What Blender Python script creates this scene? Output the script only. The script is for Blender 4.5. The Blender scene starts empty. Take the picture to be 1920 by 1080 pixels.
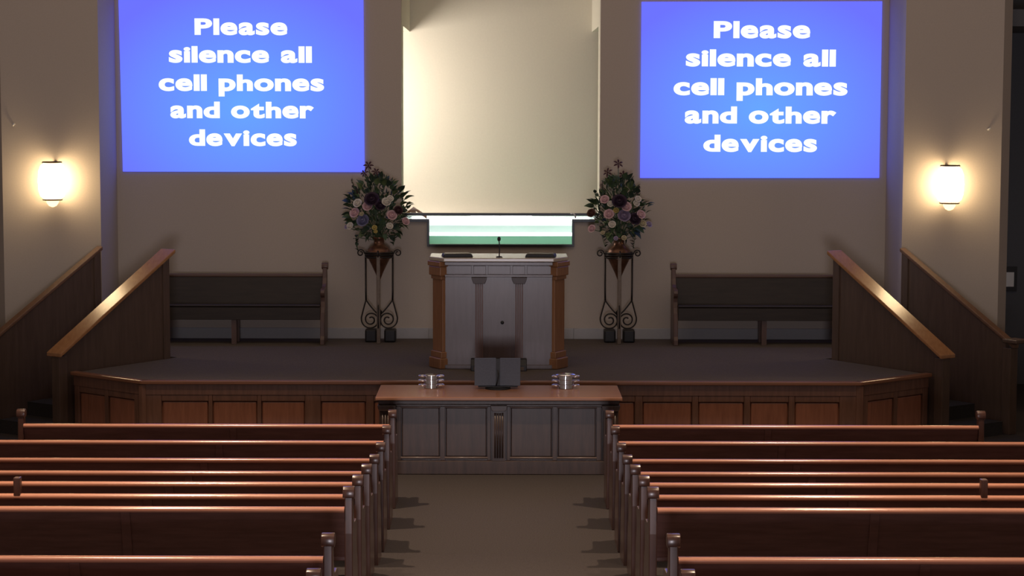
import bpy, bmesh, math, random
from mathutils import Vector, Matrix

C = bpy.context.scene.collection
PI = math.pi
random.seed(7)

# ------------------------------------------------------------------ camera
F, CX, CY, H = 3780.0, 940.0, 540.0, 3.62          # focal length and centre in pixels of a 1920x1080 frame, eye height
PITCH = math.atan(338 / F)
cam = bpy.data.cameras.new('camera')
cam.sensor_width = 36.0
cam.lens = F / 1920 * 36.0
cam.shift_x = (960 - CX) / 1920
cam.clip_end = 200
co = bpy.data.objects.new('camera', cam)
C.objects.link(co)
co.location = (0, 0, H)
co.rotation_euler = (Matrix.Rotation(PI / 2 - PITCH, 4, 'X') @ Matrix.Rotation(math.radians(0.12), 4, 'Z')).to_euler()
bpy.context.scene.camera = co

_c, _s = math.cos(PITCH), math.sin(PITCH)
def at(px, py, Y):
    """world point on the plane Y that the photograph shows at (px, py)"""
    u, v = (px - CX) / F, (CY - py) / F
    t = Y / (_c + v * _s)
    return Vector((u * t, Y, H + (-_s + v * _c) * t))
def zat(py, Y): return at(940, py, Y).z
def xat(px, Y): return (px - CX) / F * Y * 1.004
def fl(px, py, z):
    u, v = (px - CX) / F, (CY - py) / F
    t = (z - H) / (-_s + v * _c)
    return Vector((u * t, (_c + v * _s) * t, z))

# ------------------------------------------------------------------ view, world, lights
sc = bpy.context.scene
sc.view_settings.view_transform = 'Standard'
sc.view_settings.look = 'None'
sc.view_settings.exposure = 0.0
sc.view_settings.gamma = 1.0
sc.view_settings.use_curve_mapping = False
try:
    sc.cycles.use_denoising = True
except Exception:
    pass
w = bpy.data.worlds.new('world'); sc.world = w; w.use_nodes = True
w.node_tree.nodes['Background'].inputs[0].default_value = (0.5, 0.45, 0.4, 1)
w.node_tree.nodes['Background'].inputs[1].default_value = 0.02

def lamp(name, kind, loc, target, power, col, **kw):
    l = bpy.data.lights.new(name, kind); l.energy = power; l.color = col
    for k, v in kw.items(): setattr(l, k, v)
    o = bpy.data.objects.new(name, l); C.objects.link(o); o.location = loc
    if target is not None:
        o.rotation_euler = (Vector(target) - Vector(loc)).to_track_quat('-Z', 'Y').to_euler()
    return o
WARM = (1.0, 0.74, 0.52)
# downlights in the ceiling over the two blocks of pews
for sx in (-1, 1):
    for yy, pw in ((16.4, 2150), (11.2, 2050)):
        lamp('pew_downlight', 'SPOT', (sx * 3.4, yy, 8.6), (sx * 2.9, yy + 0.1, 0), pw * (1.0 if sx < 0 else 0.85), WARM,
             spot_size=math.radians(66), spot_blend=0.7, shadow_soft_size=0.09)
# area lights added for ambient fill, high under the ceiling
lamp('ceiling_fill_light', 'AREA', (0, 19.0, 9.6), (0, 21.5, 0), 205, (1.0, 0.78, 0.60), shape='RECTANGLE', size=14, size_y=5)
lamp('ceiling_fill_light', 'AREA', (0, 8.0, 9.6), (0, 8.5, 0), 110, (1.0, 0.80, 0.62), shape='RECTANGLE', size=14, size_y=8)
# daylight of the glazed lobby doors at the far end of the aisle
lamp('lobby_door_light', 'AREA', (0, -6.6, 1.55), (0, 20, 0.9), 760, (0.94, 0.87, 0.96), shape='RECTANGLE', size=1.7, size_y=2.3)
# baptistry: one lamp in the left passage, lamps below the ledge inside the pool
lamp('passage_light', 'AREA', (-2.75, 26.1, 3.7), (0.6, 27.2, 3.2), 122, (1.0, 0.92, 0.83), shape='RECTANGLE', size=0.8, size_y=1.5)

# ------------------------------------------------------------------ materials
def mat(name): 
    m = bpy.data.materials.new(name); m.use_nodes = True
    nt = m.node_tree
    return m, nt, nt.nodes['Principled BSDF']
def setp(b, **kw):
    names = dict(rough='Roughness', metal='Metallic', spec='Specular IOR Level', coat='Coat Weight', coatr='Coat Roughness', sheen='Sheen Weight')
    for k, v in kw.items():
        n = names[k]
        if n in b.inputs: b.inputs[n].default_value = v
def ramp(nt, fac, cols, lo=0.3, hi=0.7):
    r = nt.nodes.new('ShaderNodeValToRGB')
    r.color_ramp.elements[0].position = lo; r.color_ramp.elements[1].position = hi
    r.color_ramp.elements[0].color = (*cols[0], 1); r.color_ramp.elements[1].color = (*cols[1], 1)
    nt.links.new(fac, r.inputs[0]); return r.outputs[0]
def coords(nt, scale):
    t = nt.nodes.new('ShaderNodeTexCoord'); mp = nt.nodes.new('ShaderNodeMapping')
    mp.inputs['Scale'].default_value = scale
    nt.links.new(t.outputs['Object'], mp.inputs[0]); return mp.outputs[0]
def noise(nt, vec, scale, detail=4, rough=0.55):
    n = nt.nodes.new('ShaderNodeTexNoise'); n.inputs['Scale'].default_value = scale
    n.inputs['Detail'].default_value = detail; n.inputs['Roughness'].default_value = rough
    nt.links.new(vec, n.inputs['Vector']); return n.outputs['Fac']
def bump(nt, b, h, strength, dist=0.002):
    bp = nt.nodes.new('ShaderNodeBump'); bp.inputs['Strength'].default_value = strength
    bp.inputs['Distance'].default_value = dist
    nt.links.new(h, bp.inputs['Height']); nt.links.new(bp.outputs[0], b.inputs['Normal'])
def wood(name, dark, light, stretch=(1.2, 14, 14), rough=0.32, coat=0.25, spec=0.5, bm=0.08):
    m, nt, b = mat(name)
    f = noise(nt, coords(nt, stretch), 3.0, 6, 0.6)
    nt.links.new(ramp(nt, f, (dark, light)), b.inputs['Base Color'])
    setp(b, rough=rough, coat=coat, coatr=0.2, spec=spec)
    bump(nt, b, f, bm, 0.001)
    return m
def plain(name, col, rough=0.5, metal=0.0, spec=0.5, var=0.0, scale=30, bmp=0.0):
    m, nt, b = mat(name)
    if var > 0 or bmp > 0:
        f = noise(nt, coords(nt, (1, 1, 1)), scale)
        lo = tuple(c * (1 - var) for c in col); hi = tuple(min(1, c * (1 + var)) for c in col)
        nt.links.new(ramp(nt, f, (lo, hi)), b.inputs['Base Color'])
        if bmp: bump(nt, b, f, bmp)
    else:
        b.inputs['Base Color'].default_value = (*col, 1)
    setp(b, rough=rough, metal=metal, spec=spec)
    return m
def emit(name, col, strength):
    m = bpy.data.materials.new(name); m.use_nodes = True; nt = m.node_tree; nt.nodes.clear()
    o = nt.nodes.new('ShaderNodeOutputMaterial'); e = nt.nodes.new('ShaderNodeEmission')
    e.inputs[0].default_value = (*col, 1); e.inputs[1].default_value = strength
    nt.links.new(e.outputs[0], o.inputs[0]); return m

M = {}
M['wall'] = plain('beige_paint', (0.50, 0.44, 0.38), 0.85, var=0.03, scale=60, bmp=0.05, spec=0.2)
M['niche'] = plain('cream_paint', (0.66, 0.61, 0.51), 0.85, var=0.02, scale=40, bmp=0.04, spec=0.2)
M['ceiling'] = plain('ceiling_paint', (0.55, 0.50, 0.44), 0.9, var=0.02)
M['base'] = plain('grey_baseboard_paint', (0.40, 0.40, 0.41), 0.6, var=0.03)
M['carpet'] = plain('taupe_carpet', (0.055, 0.047, 0.045), 0.95, var=0.22, scale=90, bmp=0.5, spec=0.1)
M['stage_carpet'] = plain('dark_taupe_carpet', (0.125, 0.104, 0.088), 0.95, var=0.22, scale=90, bmp=0.5, spec=0.1)
M['stair_carpet'] = plain('dark_stair_carpet', (0.04, 0.036, 0.033), 0.95, var=0.2, scale=90, bmp=0.4, spec=0.1)
M['corridor'] = plain('corridor_shade_paint', (0.10, 0.105, 0.115), 0.9, var=0.03)  # corridor out of the lamps' reach, its darkness put into the colour
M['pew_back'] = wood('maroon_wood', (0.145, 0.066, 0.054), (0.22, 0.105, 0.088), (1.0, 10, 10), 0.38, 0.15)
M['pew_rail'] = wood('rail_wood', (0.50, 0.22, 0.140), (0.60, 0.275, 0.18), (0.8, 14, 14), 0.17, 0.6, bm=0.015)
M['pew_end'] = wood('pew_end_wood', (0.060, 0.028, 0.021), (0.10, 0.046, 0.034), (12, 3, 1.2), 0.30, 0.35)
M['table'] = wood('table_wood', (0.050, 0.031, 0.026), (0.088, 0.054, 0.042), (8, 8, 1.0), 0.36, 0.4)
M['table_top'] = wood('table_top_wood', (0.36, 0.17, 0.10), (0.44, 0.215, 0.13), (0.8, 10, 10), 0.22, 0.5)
M['stage_wood'] = wood('stage_wood', (0.28, 0.110, 0.062), (0.41, 0.165, 0.095), (9, 9, 1.0), 0.38, 0.15)
M['stage_frame'] = wood('stage_frame_shaded_wood', (0.16, 0.078, 0.050), (0.24, 0.118, 0.076), (9, 9, 1.0), 0.42, 0.1)  # darker than stage_wood, the nosing's shade on the frieze put into the colour
M['stage_edge'] = wood('stage_edge_wood', (0.22, 0.09, 0.045), (0.30, 0.13, 0.065), (0.8, 10, 10), 0.28, 0.4)
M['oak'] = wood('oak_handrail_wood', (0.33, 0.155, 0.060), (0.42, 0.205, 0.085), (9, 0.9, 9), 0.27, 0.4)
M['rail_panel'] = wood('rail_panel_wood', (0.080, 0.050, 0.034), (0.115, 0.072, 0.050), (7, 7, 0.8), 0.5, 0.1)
M['shaded_rail'] = wood('shaded_handrail_wood', (0.14, 0.075, 0.042), (0.19, 0.10, 0.058), (9, 0.9, 9), 0.45, 0.1)  # outer handrails, their shade put into the colour
M['pulpit'] = wood('pulpit_front_sheen_wood', (0.080, 0.054, 0.051), (0.112, 0.077, 0.072), (9, 9, 1.0), 0.42, 0.4)  # greyer than the columns: cool sheen on the front put into the colour
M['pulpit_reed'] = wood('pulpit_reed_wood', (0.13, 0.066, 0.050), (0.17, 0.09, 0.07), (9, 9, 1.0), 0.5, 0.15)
M['bead'] = plain('bead_highlight_wood', (0.20, 0.155, 0.14), 0.25)  # lighter than the table wood: light caught by the mouldings put into the colour
M['pulpit_side'] = wood('pulpit_column_lit_wood', (0.23, 0.105, 0.045), (0.31, 0.15, 0.068), (9, 9, 1.0), 0.35, 0.3)  # same wood as the front, the warm side light put into the colour
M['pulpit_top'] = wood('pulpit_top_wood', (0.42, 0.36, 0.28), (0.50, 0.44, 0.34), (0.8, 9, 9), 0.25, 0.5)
M['iron'] = plain('dark_iron', (0.035, 0.03, 0.027), 0.45, 0.7, var=0.2)
M['copper'] = plain('aged_copper', (0.16, 0.075, 0.042), 0.38, 0.6, var=0.35, scale=14)
M['bar'] = plain('worn_bronze', (0.15, 0.112, 0.08), 0.5, 0.2, var=0.2)
M['pulpit_cap'] = wood('pulpit_capital_wood', (0.045, 0.030, 0.027), (0.07, 0.047, 0.042), (9, 9, 1.0), 0.5, 0.1)
M['black'] = plain('black_plastic', (0.012, 0.012, 0.013), 0.5, var=0.1)
M['chrome'] = plain('silver_plate', (0.88, 0.88, 0.92), 0.10, 1.0)
M['cover'] = plain('slate_grey_cloth', (0.115, 0.132, 0.17), 0.8, var=0.08, scale=50)
M['tile'] = plain('white_liner', (0.90, 0.92, 0.92), 0.5)
M['frame'] = plain('charcoal_metal', (0.05, 0.058, 0.065), 0.4, 0.4, var=0.1)
M['white'] = plain('white_plastic', (0.75, 0.75, 0.73), 0.4)
M['bronze'] = plain('dark_bronze', (0.06, 0.04, 0.025), 0.4, 0.8, var=0.1)
M['pool_lamp'] = emit('pool_lamp_glow', (0.95, 1.0, 1.0), 6.0)
M['letter'] = emit('screen_white', (0.92, 0.97, 1.0), 1.25)

def shade_mat():
    m = bpy.data.materials.new('lit_glass_shade'); m.use_nodes = True; nt = m.node_tree; nt.nodes.clear()
    o = nt.nodes.new('ShaderNodeOutputMaterial'); e = nt.nodes.new('ShaderNodeEmission')
    e.inputs[0].default_value = (1.0, 0.72, 0.40, 1); e.inputs[1].default_value = 16.0
    nt.links.new(e.outputs[0], o.inputs[0]); return m
M['shade'] = shade_mat()
M['finial'] = emit('lit_finial', (1.0, 0.66, 0.34), 2.4)

def screen_mat():
    # the slide: blue, brighter towards its centre, the projector's hotspot put into the glow
    m = bpy.data.materials.new('blue_slide'); m.use_nodes = True; nt = m.node_tree; nt.nodes.clear()
    o = nt.nodes.new('ShaderNodeOutputMaterial'); e = nt.nodes.new('ShaderNodeEmission')
    t = nt.nodes.new('ShaderNodeTexCoord'); mp = nt.nodes.new('ShaderNodeMapping')
    mp.inputs['Scale'].default_value = (0.50, 1, 0.62); mp.inputs['Location'].default_value = (0, 0, 0.15)
    g = nt.nodes.new('ShaderNodeTexGradient'); g.gradient_type = 'SPHERICAL'
    r = nt.nodes.new('ShaderNodeValToRGB')
    r.color_ramp.elements[0].position = 0.05; r.color_ramp.elements[0].color = (0.155, 0.175, 1.45, 1)
    r.color_ramp.elements[1].position = 1.0; r.color_ramp.elements[1].color = (0.14, 0.39, 1.6, 1)
    nt.links.new(t.outputs['Object'], mp.inputs[0]); nt.links.new(mp.outputs[0], g.inputs[0])
    nt.links.new(g.outputs['Fac'], r.inputs[0]); nt.links.new(r.outputs[0], e.inputs[0])
    e.inputs[1].default_value = 1.0
    nt.links.new(e.outputs[0], o.inputs[0]); return m
M['slide'] = screen_mat()

def clear_mat(name, tint, gloss=0.02, rough=0.02):
    m = bpy.data.materials.new(name); m.use_nodes = True; nt = m.node_tree; nt.nodes.clear()
    o = nt.nodes.new('ShaderNodeOutputMaterial'); mx = nt.nodes.new('ShaderNodeMixShader')
    t = nt.nodes.new('ShaderNodeBsdfTransparent'); t.inputs[0].default_value = (*tint, 1)
    g = nt.nodes.new('ShaderNodeBsdfGlossy'); g.inputs['Roughness'].default_value = rough
    lw = nt.nodes.new('ShaderNodeLayerWeight'); lw.inputs['Blend'].default_value = 0.5
    pw = nt.nodes.new('ShaderNodeMath'); pw.operation = 'POWER'; pw.inputs[1].default_value = 5.0
    ml = nt.nodes.new('ShaderNodeMath'); ml.operation = 'MULTIPLY_ADD'; ml.inputs[1].default_value = 0.85; ml.inputs[2].default_value = gloss
    nt.links.new(lw.outputs['Facing'], pw.inputs[0]); nt.links.new(pw.outputs[0], ml.inputs[0]); nt.links.new(ml.outputs[0], mx.inputs[0])
    nt.links.new(t.outputs[0], mx.inputs[1]); nt.links.new(g.outputs[0], mx.inputs[2])
    nt.links.new(mx.outputs[0], o.inputs[0]); return m
M['glass'] = clear_mat('clear_glass', (0.985, 0.995, 0.99))
M['water'] = clear_mat('turquoise_water', (0.80, 0.965, 0.895), 0.02)

# ------------------------------------------------------------------ mesh builder
class MB:
    def __init__(s): s.v = []; s.f = []
    def add(s, vs, fs):
        n = len(s.v); s.v += [tuple(v) for v in vs]; s.f += [tuple(i + n for i in f) for f in fs]; return s
    def box(s, x0, x1, y0, y1, z0, z1):
        vs = [(x, y, z) for x in (x0, x1) for y in (y0, y1) for z in (z0, z1)]
        return s.add(vs, [(0, 1, 3, 2), (4, 6, 7, 5), (0, 4, 5, 1), (2, 3, 7, 6), (0, 2, 6, 4), (1, 5, 7, 3)])
    def prism(s, poly, a, b, axis='X'):
        """polygon of (p,q) extruded from a to b along an axis; p,q are the other two axes in order"""
        n = len(poly)
        def mk(p, q, t):
            return (t, p, q) if axis == 'X' else (p, t, q) if axis == 'Y' else (p, q, t)
        vs = [mk(p, q, a) for p, q in poly] + [mk(p, q, b) for p, q in poly]
        fs = [tuple(range(n)), tuple(range(2 * n - 1, n - 1, -1))]
        fs += [(i, i + n, (i + 1) % n + n, (i + 1) % n) for i in range(n)]
        return s.add(vs, fs)
    def tube(s, pts, r, n=8, closed=False):
        pts = [Vector(p) for p in pts]; N = len(pts)
        rs = r if isinstance(r, (list, tuple)) else [r] * N
        up = None; rings = []
        for i, p in enumerate(pts):
            if closed: d = pts[(i + 1) % N] - pts[i - 1]
            else: d = pts[min(i + 1, N - 1)] - pts[max(i - 1, 0)]
            d.normalize()
            if up is None:
                up = Vector((0, 0, 1)) if abs(d.z) < 0.9 else Vector((1, 0, 0))
            a = d.cross(up)
            if a.length < 1e-6: a = d.orthogonal()
            a.normalize(); b = a.cross(d).normalized(); up = b
            rings.append([p + (a * math.cos(2 * PI * k / n) + b * math.sin(2 * PI * k / n)) * rs[i] for k in range(n)])
        vs = [v for r_ in rings for v in r_]; fs = []
        for i in range(N if closed else N - 1):
            j = (i + 1) % N
            for k in range(n):
                fs.append((i * n + k, i * n + (k + 1) % n, j * n + (k + 1) % n, j * n + k))
        if not closed:
            fs.append(tuple(range(n - 1, -1, -1))); fs.append(tuple((N - 1) * n + k for k in range(n)))
        return s.add(vs, fs)
    def lathe(s, prof, cx=0, cy=0, n=24, axis='Z'):
        """profile of (radius, height)"""
        vs = []; fs = []; m = len(prof)
        for r, z in prof:
            for k in range(n):
                a = 2 * PI * k / n
                vs.append((cx + r * math.cos(a), cy + r * math.sin(a), z) if axis == 'Z' else (z, cx + r * math.cos(a), cy + r * math.sin(a)))
        for i in range(m - 1):
            for k in range(n):
                fs.append((i * n + k, i * n + (k + 1) % n, (i + 1) * n + (k + 1) % n, (i + 1) * n + k))
        fs.append(tuple(range(n - 1, -1, -1))); fs.append(tuple((m - 1) * n + k for k in range(n)))
        return s.add(vs, fs)
    def build(s, name, m, parent=None, loc=(0, 0, 0), rot=(0, 0, 0), bevel=0.0, smooth=False, seg=2):
        me = bpy.data.meshes.new(name); me.from_pydata(s.v, [], s.f)
        bm = bmesh.new(); bm.from_mesh(me)
        bmesh.ops.recalc_face_normals(bm, faces=bm.faces)
        if bevel > 0:
            es = [e for e in bm.edges if len(e.link_faces) == 2 and e.calc_face_angle(0) > 0.5]
            bmesh.ops.bevel(bm, geom=es, offset=bevel, segments=seg, affect='EDGES', clamp_overlap=True, profile=0.5)
        bm.to_mesh(me); bm.free()
        if smooth:
            for p in me.polygons: p.use_smooth = True
        me.materials.append(m)
        o = bpy.data.objects.new(name, me); C.objects.link(o)
        o.location = loc; o.rotation_euler = rot
        if parent is not None: o.parent = parent
        return o
def smooth_by_angle(o, ang=0.7):
    for p in o.data.polygons: p.use_smooth = True
    try: o.data.set_sharp_from_angle(angle=ang)
    except Exception: pass
    return o
def box(*a): return MB().box(*a)
def tag(o, label=None, cat=None, group=None, kind=None):
    if label: o['label'] = label
    if cat: o['category'] = cat
    if group: o['group'] = group
    if kind: o['kind'] = kind
    return o
def thing(name, label, cat, loc=(0, 0, 0), rz=0, group=None):
    o = bpy.data.objects.new(name, None); C.objects.link(o); o.empty_display_size = 0.1
    o.location = loc; o.rotation_euler = (0, 0, rz)
    return tag(o, label, cat, group)
def struct(o): o['kind'] = 'structure'; return o
def copy_tree(o, parent=None):
    c = o.copy(); C.objects.link(c)
    if parent is not None: c.parent = parent
    for ch in list(o.children): copy_tree(ch, c)
    return c

# ------------------------------------------------------------------ key measures
YW = 24.90                       # plane of the wall behind the stage
ZS = 0.76                        # stage height
YE = 20.97                       # stage front edge
YP = 23.85                       # pillar faces
ZC = 10.0
XP0, XP1 = 4.745, 5.90
def floor_z(y): return 0.0 if y >= 16.2 else min(0.31, (16.2 - y) * 0.0933)

# ------------------------------------------------------------------ the room
ys = [-7, 12.87, 16.2, 28.2]
m = MB()
vs = []
for y in ys:
    for x in (-9, 9): vs.append((x, y, floor_z(y)))
for y in ys:
    for x in (-9, 9): vs.append((x, y, -0.3))
fs = []
for i in range(3):
    fs += [(2 * i, 2 * i + 1, 2 * i + 3, 2 * i + 2), (8 + 2 * i, 8 + 2 * i + 2, 8 + 2 * i + 3, 8 + 2 * i + 1)]
    fs += [(2 * i, 2 * i + 2, 8 + 2 * i + 2, 8 + 2 * i), (2 * i + 1, 8 + 2 * i + 1, 8 + 2 * i + 3, 2 * i + 3)]
fs += [(0, 8, 9, 1), (6, 7, 15, 14)]
struct(m.add(vs, fs).build('floor', M['carpet']))
struct(box(-9.2, 9.2, -7.2, 28.4, ZC, ZC + 0.2).build('ceiling', M['ceiling']))
struct(box(-9.2, -9.0, -7.2, 28.4, -0.3, ZC).build('wall_left', M['wall']))
struct(box(9.0, 9.2, -7.2, 28.4, -0.3, ZC).build('wall_right', M['wall']))
struct(box(-9.2, 9.2, -7.2, -7.0, -0.3, ZC).build('wall_rear', M['wall']))

# wall behind the stage, with the baptistry opening
XN0, XN1 = xat(753, YW), xat(1123, YW)          # opening sides
XG0, XG1 = xat(803, YW), xat(1074, YW)          # lower glazed part
ZL, ZG = zat(413, YW), zat(460, YW)             # ledge height, foot of the glass
ZR = zat(402.5, YW)                             # top rail of the glass
TW = 0.16
m = MB()
m.prism([(-XP0, 0), (XP0, 0), (XP0, ZC), (XN1, ZC), (XN1, ZL), (XG1, ZL), (XG1, ZG), (XG0, ZG), (XG0, ZL), (XN0, ZL), (XN0, ZC), (-XP0, ZC)], YW, YW + TW, 'Y')
struct(m.build('wall_front', M['wall']))
# pillars either side
for sx, nm in ((-1, 'wall_front_left'), (1, 'wall_front_right')):
    p = [(XP0, YP), (XP1, YP), (XP1 + 0.145, YP + 0.20), (XP1 + 0.145, 27.6), (XP0, 27.6)]
    struct(MB().prism([(sx * a, b) for a, b in p], 0, ZC, 'Z').build(nm, M['wall']))
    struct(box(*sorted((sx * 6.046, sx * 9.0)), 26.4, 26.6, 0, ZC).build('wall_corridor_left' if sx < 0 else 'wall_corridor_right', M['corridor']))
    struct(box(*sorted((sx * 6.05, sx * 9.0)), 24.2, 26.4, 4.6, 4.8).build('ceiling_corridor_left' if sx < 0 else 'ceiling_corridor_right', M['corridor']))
# baseboard of the stage back wall
for a, b, nm in ((-XP0, -0.9, 'baseboard_left'), (-0.9, 0.9, 'baseboard_middle'), (0.9, XP0, 'baseboard_right')):
    struct(box(a, b, YW - 0.03, YW - 0.001, ZS, zat(615, YW)).build(nm, M['base'], bevel=0.006))

# baptistry behind the opening
YB = 27.30
ZT = 2.17
ZLIN = at(753, 46, YW).z
struct(box(-3.6, 3.6, YB, YB + 0.15, ZT, ZC).build('wall_baptistry_back', M['niche']))
for sx, nm in ((-1, 'left'), (1, 'right')):
    xi = XN0 if sx < 0 else XN1
    struct(box(*sorted((xi, xi + sx * 0.12)), YW + TW, YB, ZLIN, ZC).build('wall_baptistry_' + nm, M['niche']))
    struct(box(*sorted((xi + sx * 0.1, sx * 4.70)), YW + TW, YB, ZR - 0.12, ZR - 0.02).build('floor_passage_' + nm, M['carpet']))
    struct(box(*sorted((sx * 3.6, sx * 4.70)), YW + TW, YB + 0.15, 0, ZC).build('wall_passage_' + nm, M['niche']))
    struct(box(*sorted((xi + sx * 0.12, sx * 3.6)), YW + TW, YB, 5.3, 5.4).build('ceiling_passage_' + nm, M['niche']))
for i, (x0, x1) in enumerate(((XN0 - 0.12, XN0), (XN1, XN1 + 0.12))):
    struct(box(x0, x1, YW + TW, YW + 0.55, ZR - 0.01, ZLIN).build('trim_%d' % (i + 1), M['niche']))
# pool
pool = thing('baptistry_pool', 'white lined pool of turquoise water behind a stepped glass front in the wall', 'pool', (0, YW + TW, 0.8))
px0, px1 = XN0 - 0.02, XN1 + 0.02
D = YB - (YW + TW)
m = MB()
m.box(px0 - 0.05, px1 + 0.05, D - 0.06, D - 0.002, 0.0, ZT - 0.8)         # back
m.box(px0 - 0.05, px0, 0.01, D - 0.06, 0.0, ZT - 0.8 - 0.02)
m.box(px1, px1 + 0.05, 0.01, D - 0.06, 0.0, ZT - 0.8 - 0.02)
m.box(px0 - 0.05, px1 + 0.05, 0.01, D, 0.0, 0.06)
m.build('liner', M['tile'], pool)
ZWAT = zat(444, YW) - 0.8
MB().box(px0 + 0.004, px1 - 0.004, 0.012, D - 0.064, 0.064, ZWAT).build('water', M['water'], pool)
# lip added over the back liner to keep the tube lamp's light off the wall above
box(px0 - 0.05, px1 + 0.05, D - 0.26, D - 0.004, ZT - 0.8, ZT - 0.8 + 0.03).build('light_lip', M['tile'], pool, bevel=0.005)
MB().tube([(px0 + 0.05, D - 0.20, ZT - 0.8 - 0.035), (px1 - 0.05, D - 0.20, ZT - 0.8 - 0.035)], 0.024, 10).build('pool_lamp', M['pool_lamp'], pool, smooth=True)
# glass front and its metal edging
gf = thing('glass_front', 'stepped glass pane in a dark metal edging below the baptistry opening', 'window', (0, YW, 0))
e = 0.013
MB().prism([(XN0 + e, ZL + e), (XG0 + e, ZL + e), (XG0 + e, ZG + e), (XG1 - e, ZG + e), (XG1 - e, ZL + e), (XN1 - e, ZL + e), (XN1 - e, ZR), (XN0 + e, ZR)], 0.03, 0.042, 'Y').build('pane', M['glass'], gf)
def bar(x0, x1, z0, z1, y0=-0.035, y1=0.07): return box(x0, x1, y0, y1, z0, z1)
for r in ((XN0, XG0 + e, ZL - 0.02, ZL + e), (XG1 - e, XN1, ZL - 0.02, ZL + e), (XG0 - e, XG0 + e, ZG - e, ZL - 0.02), (XG1 - e, XG1 + e, ZG - e, ZL - 0.02),
          (XG0 + e, XG1 - e, ZG - e, ZG + e)):
    bar(*r).build('edging', M['frame'], gf, bevel=0.003)
bar(XN0 + 0.005, XN1 - 0.005, ZR - 0.012, ZR + 0.018, 0.0, 0.06).build('top_rail', M['frame'], gf, bevel=0.004)
# handrail end, cord at the ledge
hr = thing('pool_handrail', 'brown wooden handrail end peeking over left end of baptistry ledge', 'handrail', (0, 25.45, 0))
a, b, c2 = at(758, 401, 25.45), at(775, 388, 25.45), at(800, 404, 25.45)
m = MB()
for p, q in ((a, b), (b, c2)):
    m.prism([(p.x, p.z - 0.03), (q.x, q.z - 0.045), (q.x, q.z), (p.x, p.z)], -0.04, 0.04, 'Y')
m.build('rail', M['oak'], hr)
box(b.x - 0.03, b.x + 0.03, -0.03, 0.03, ZR - 0.02, b.z - 0.03).build('post', M['oak'], hr)
q0 = [at(x, y, YW - 0.045) for x, y in ((1079, 409), (1078, 404), (1076, 401), (1073, 400), (1070, 401))]
tag(MB().tube(q0, 0.010, 8).build('hook', M['white'], smooth=True), 'small white hook over the right end of the pool glass', 'hook')

# ------------------------------------------------------------------ projection screens
LINES = ['Please', 'silence all', 'cell phones', 'and other', 'devices']
GLYPH = {}
def glyph(ch):
    """(vertices, faces, width) of one heavy rounded letter, left edge at 0, baseline at 0, in units of the font size"""
    if ch in GLYPH: return GLYPH[ch]
    cu = bpy.data.curves.new('glyph', 'FONT'); cu.body = ch; cu.size = 1.0; cu.resolution_u = 6
    cu.bevel_depth = 0.041; cu.bevel_resolution = 3
    o = bpy.data.objects.new('glyph', cu); C.objects.link(o)
    bpy.context.view_layer.update()
    me = bpy.data.meshes.new_from_object(o.evaluated_get(bpy.context.evaluated_depsgraph_get()))
    bpy.data.objects.remove(o)
    x0 = min(v.co.x for v in me.vertices); x1 = max(v.co.x for v in me.vertices)
    GLYPH[ch] = ([(v.co.x - x0, v.co.z * 0.08, v.co.y) for v in me.vertices], [tuple(p.vertices) for p in me.polygons], x1 - x0)
    bpy.data.meshes.remove(me)
    return GLYPH[ch]
def screen(quad, label, lines):
    pts = [at(x, y, YW - 0.02) for x, y in quad]
    cx = sum(p.x for p in pts) / 4; cz = sum(p.z for p in pts) / 4
    t = thing('projection_screen', label, 'screen', (cx, YW - 0.02, cz), 0, 'twin projection screens')
    MB().prism([(p.x - cx, p.z - cz) for p in pts], 0.0, 0.018, 'Y').build('slide', M['slide'], t)
    for body, (x0, x1, base, cap) in zip(LINES, lines):
        a = at(x0, base, YW - 0.02); b = at(x1, base, YW - 0.02); top = at(x0, cap, YW - 0.02)
        GAP, SPACE = 0.035, 0.30
        tot = sum(SPACE if ch == ' ' else glyph(ch)[2] + GAP for ch in body) - GAP
        sx = (b.x - a.x) / tot
        sz = (top.z - a.z) / 0.79
        u = 0.0
        for ch in body:
            if ch == ' ': u += SPACE; continue
            vs, fs, wd = glyph(ch)
            me = bpy.data.meshes.new('letter')
            k_ = 1.09 if ch in 'aceonsrvp' else 1.0        # large lower-case letters
            me.from_pydata([(x * sx, y, z * sz * k_) for x, y, z in vs], [], fs)
            me.materials.append(M['letter'])
            o = bpy.data.objects.new('letter', me); C.objects.link(o); o.parent = t
            o.location = (a.x - cx + u * sx, -0.006, a.z - cz + 0.05 * sz)
            u += wd + GAP
screen([(221, 1), (680, 0), (683, 323), (230, 323)], 'large blue screen left of the baptistry reading please silence all cell phones',
       [(364, 538, 67, 35), (316, 584, 119, 87), (297, 607, 172, 140), (319, 588, 223, 191), (354, 556, 275, 243)])
screen([(1202, 3), (1653, 1), (1648, 332), (1200, 333)], 'large blue screen right of the baptistry reading please silence all cell phones',
       [(1337, 1518, 71, 38), (1285, 1566, 124, 91), (1262, 1588, 178, 145), (1283, 1567, 231, 198), (1318, 1531, 284, 251)])

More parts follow.
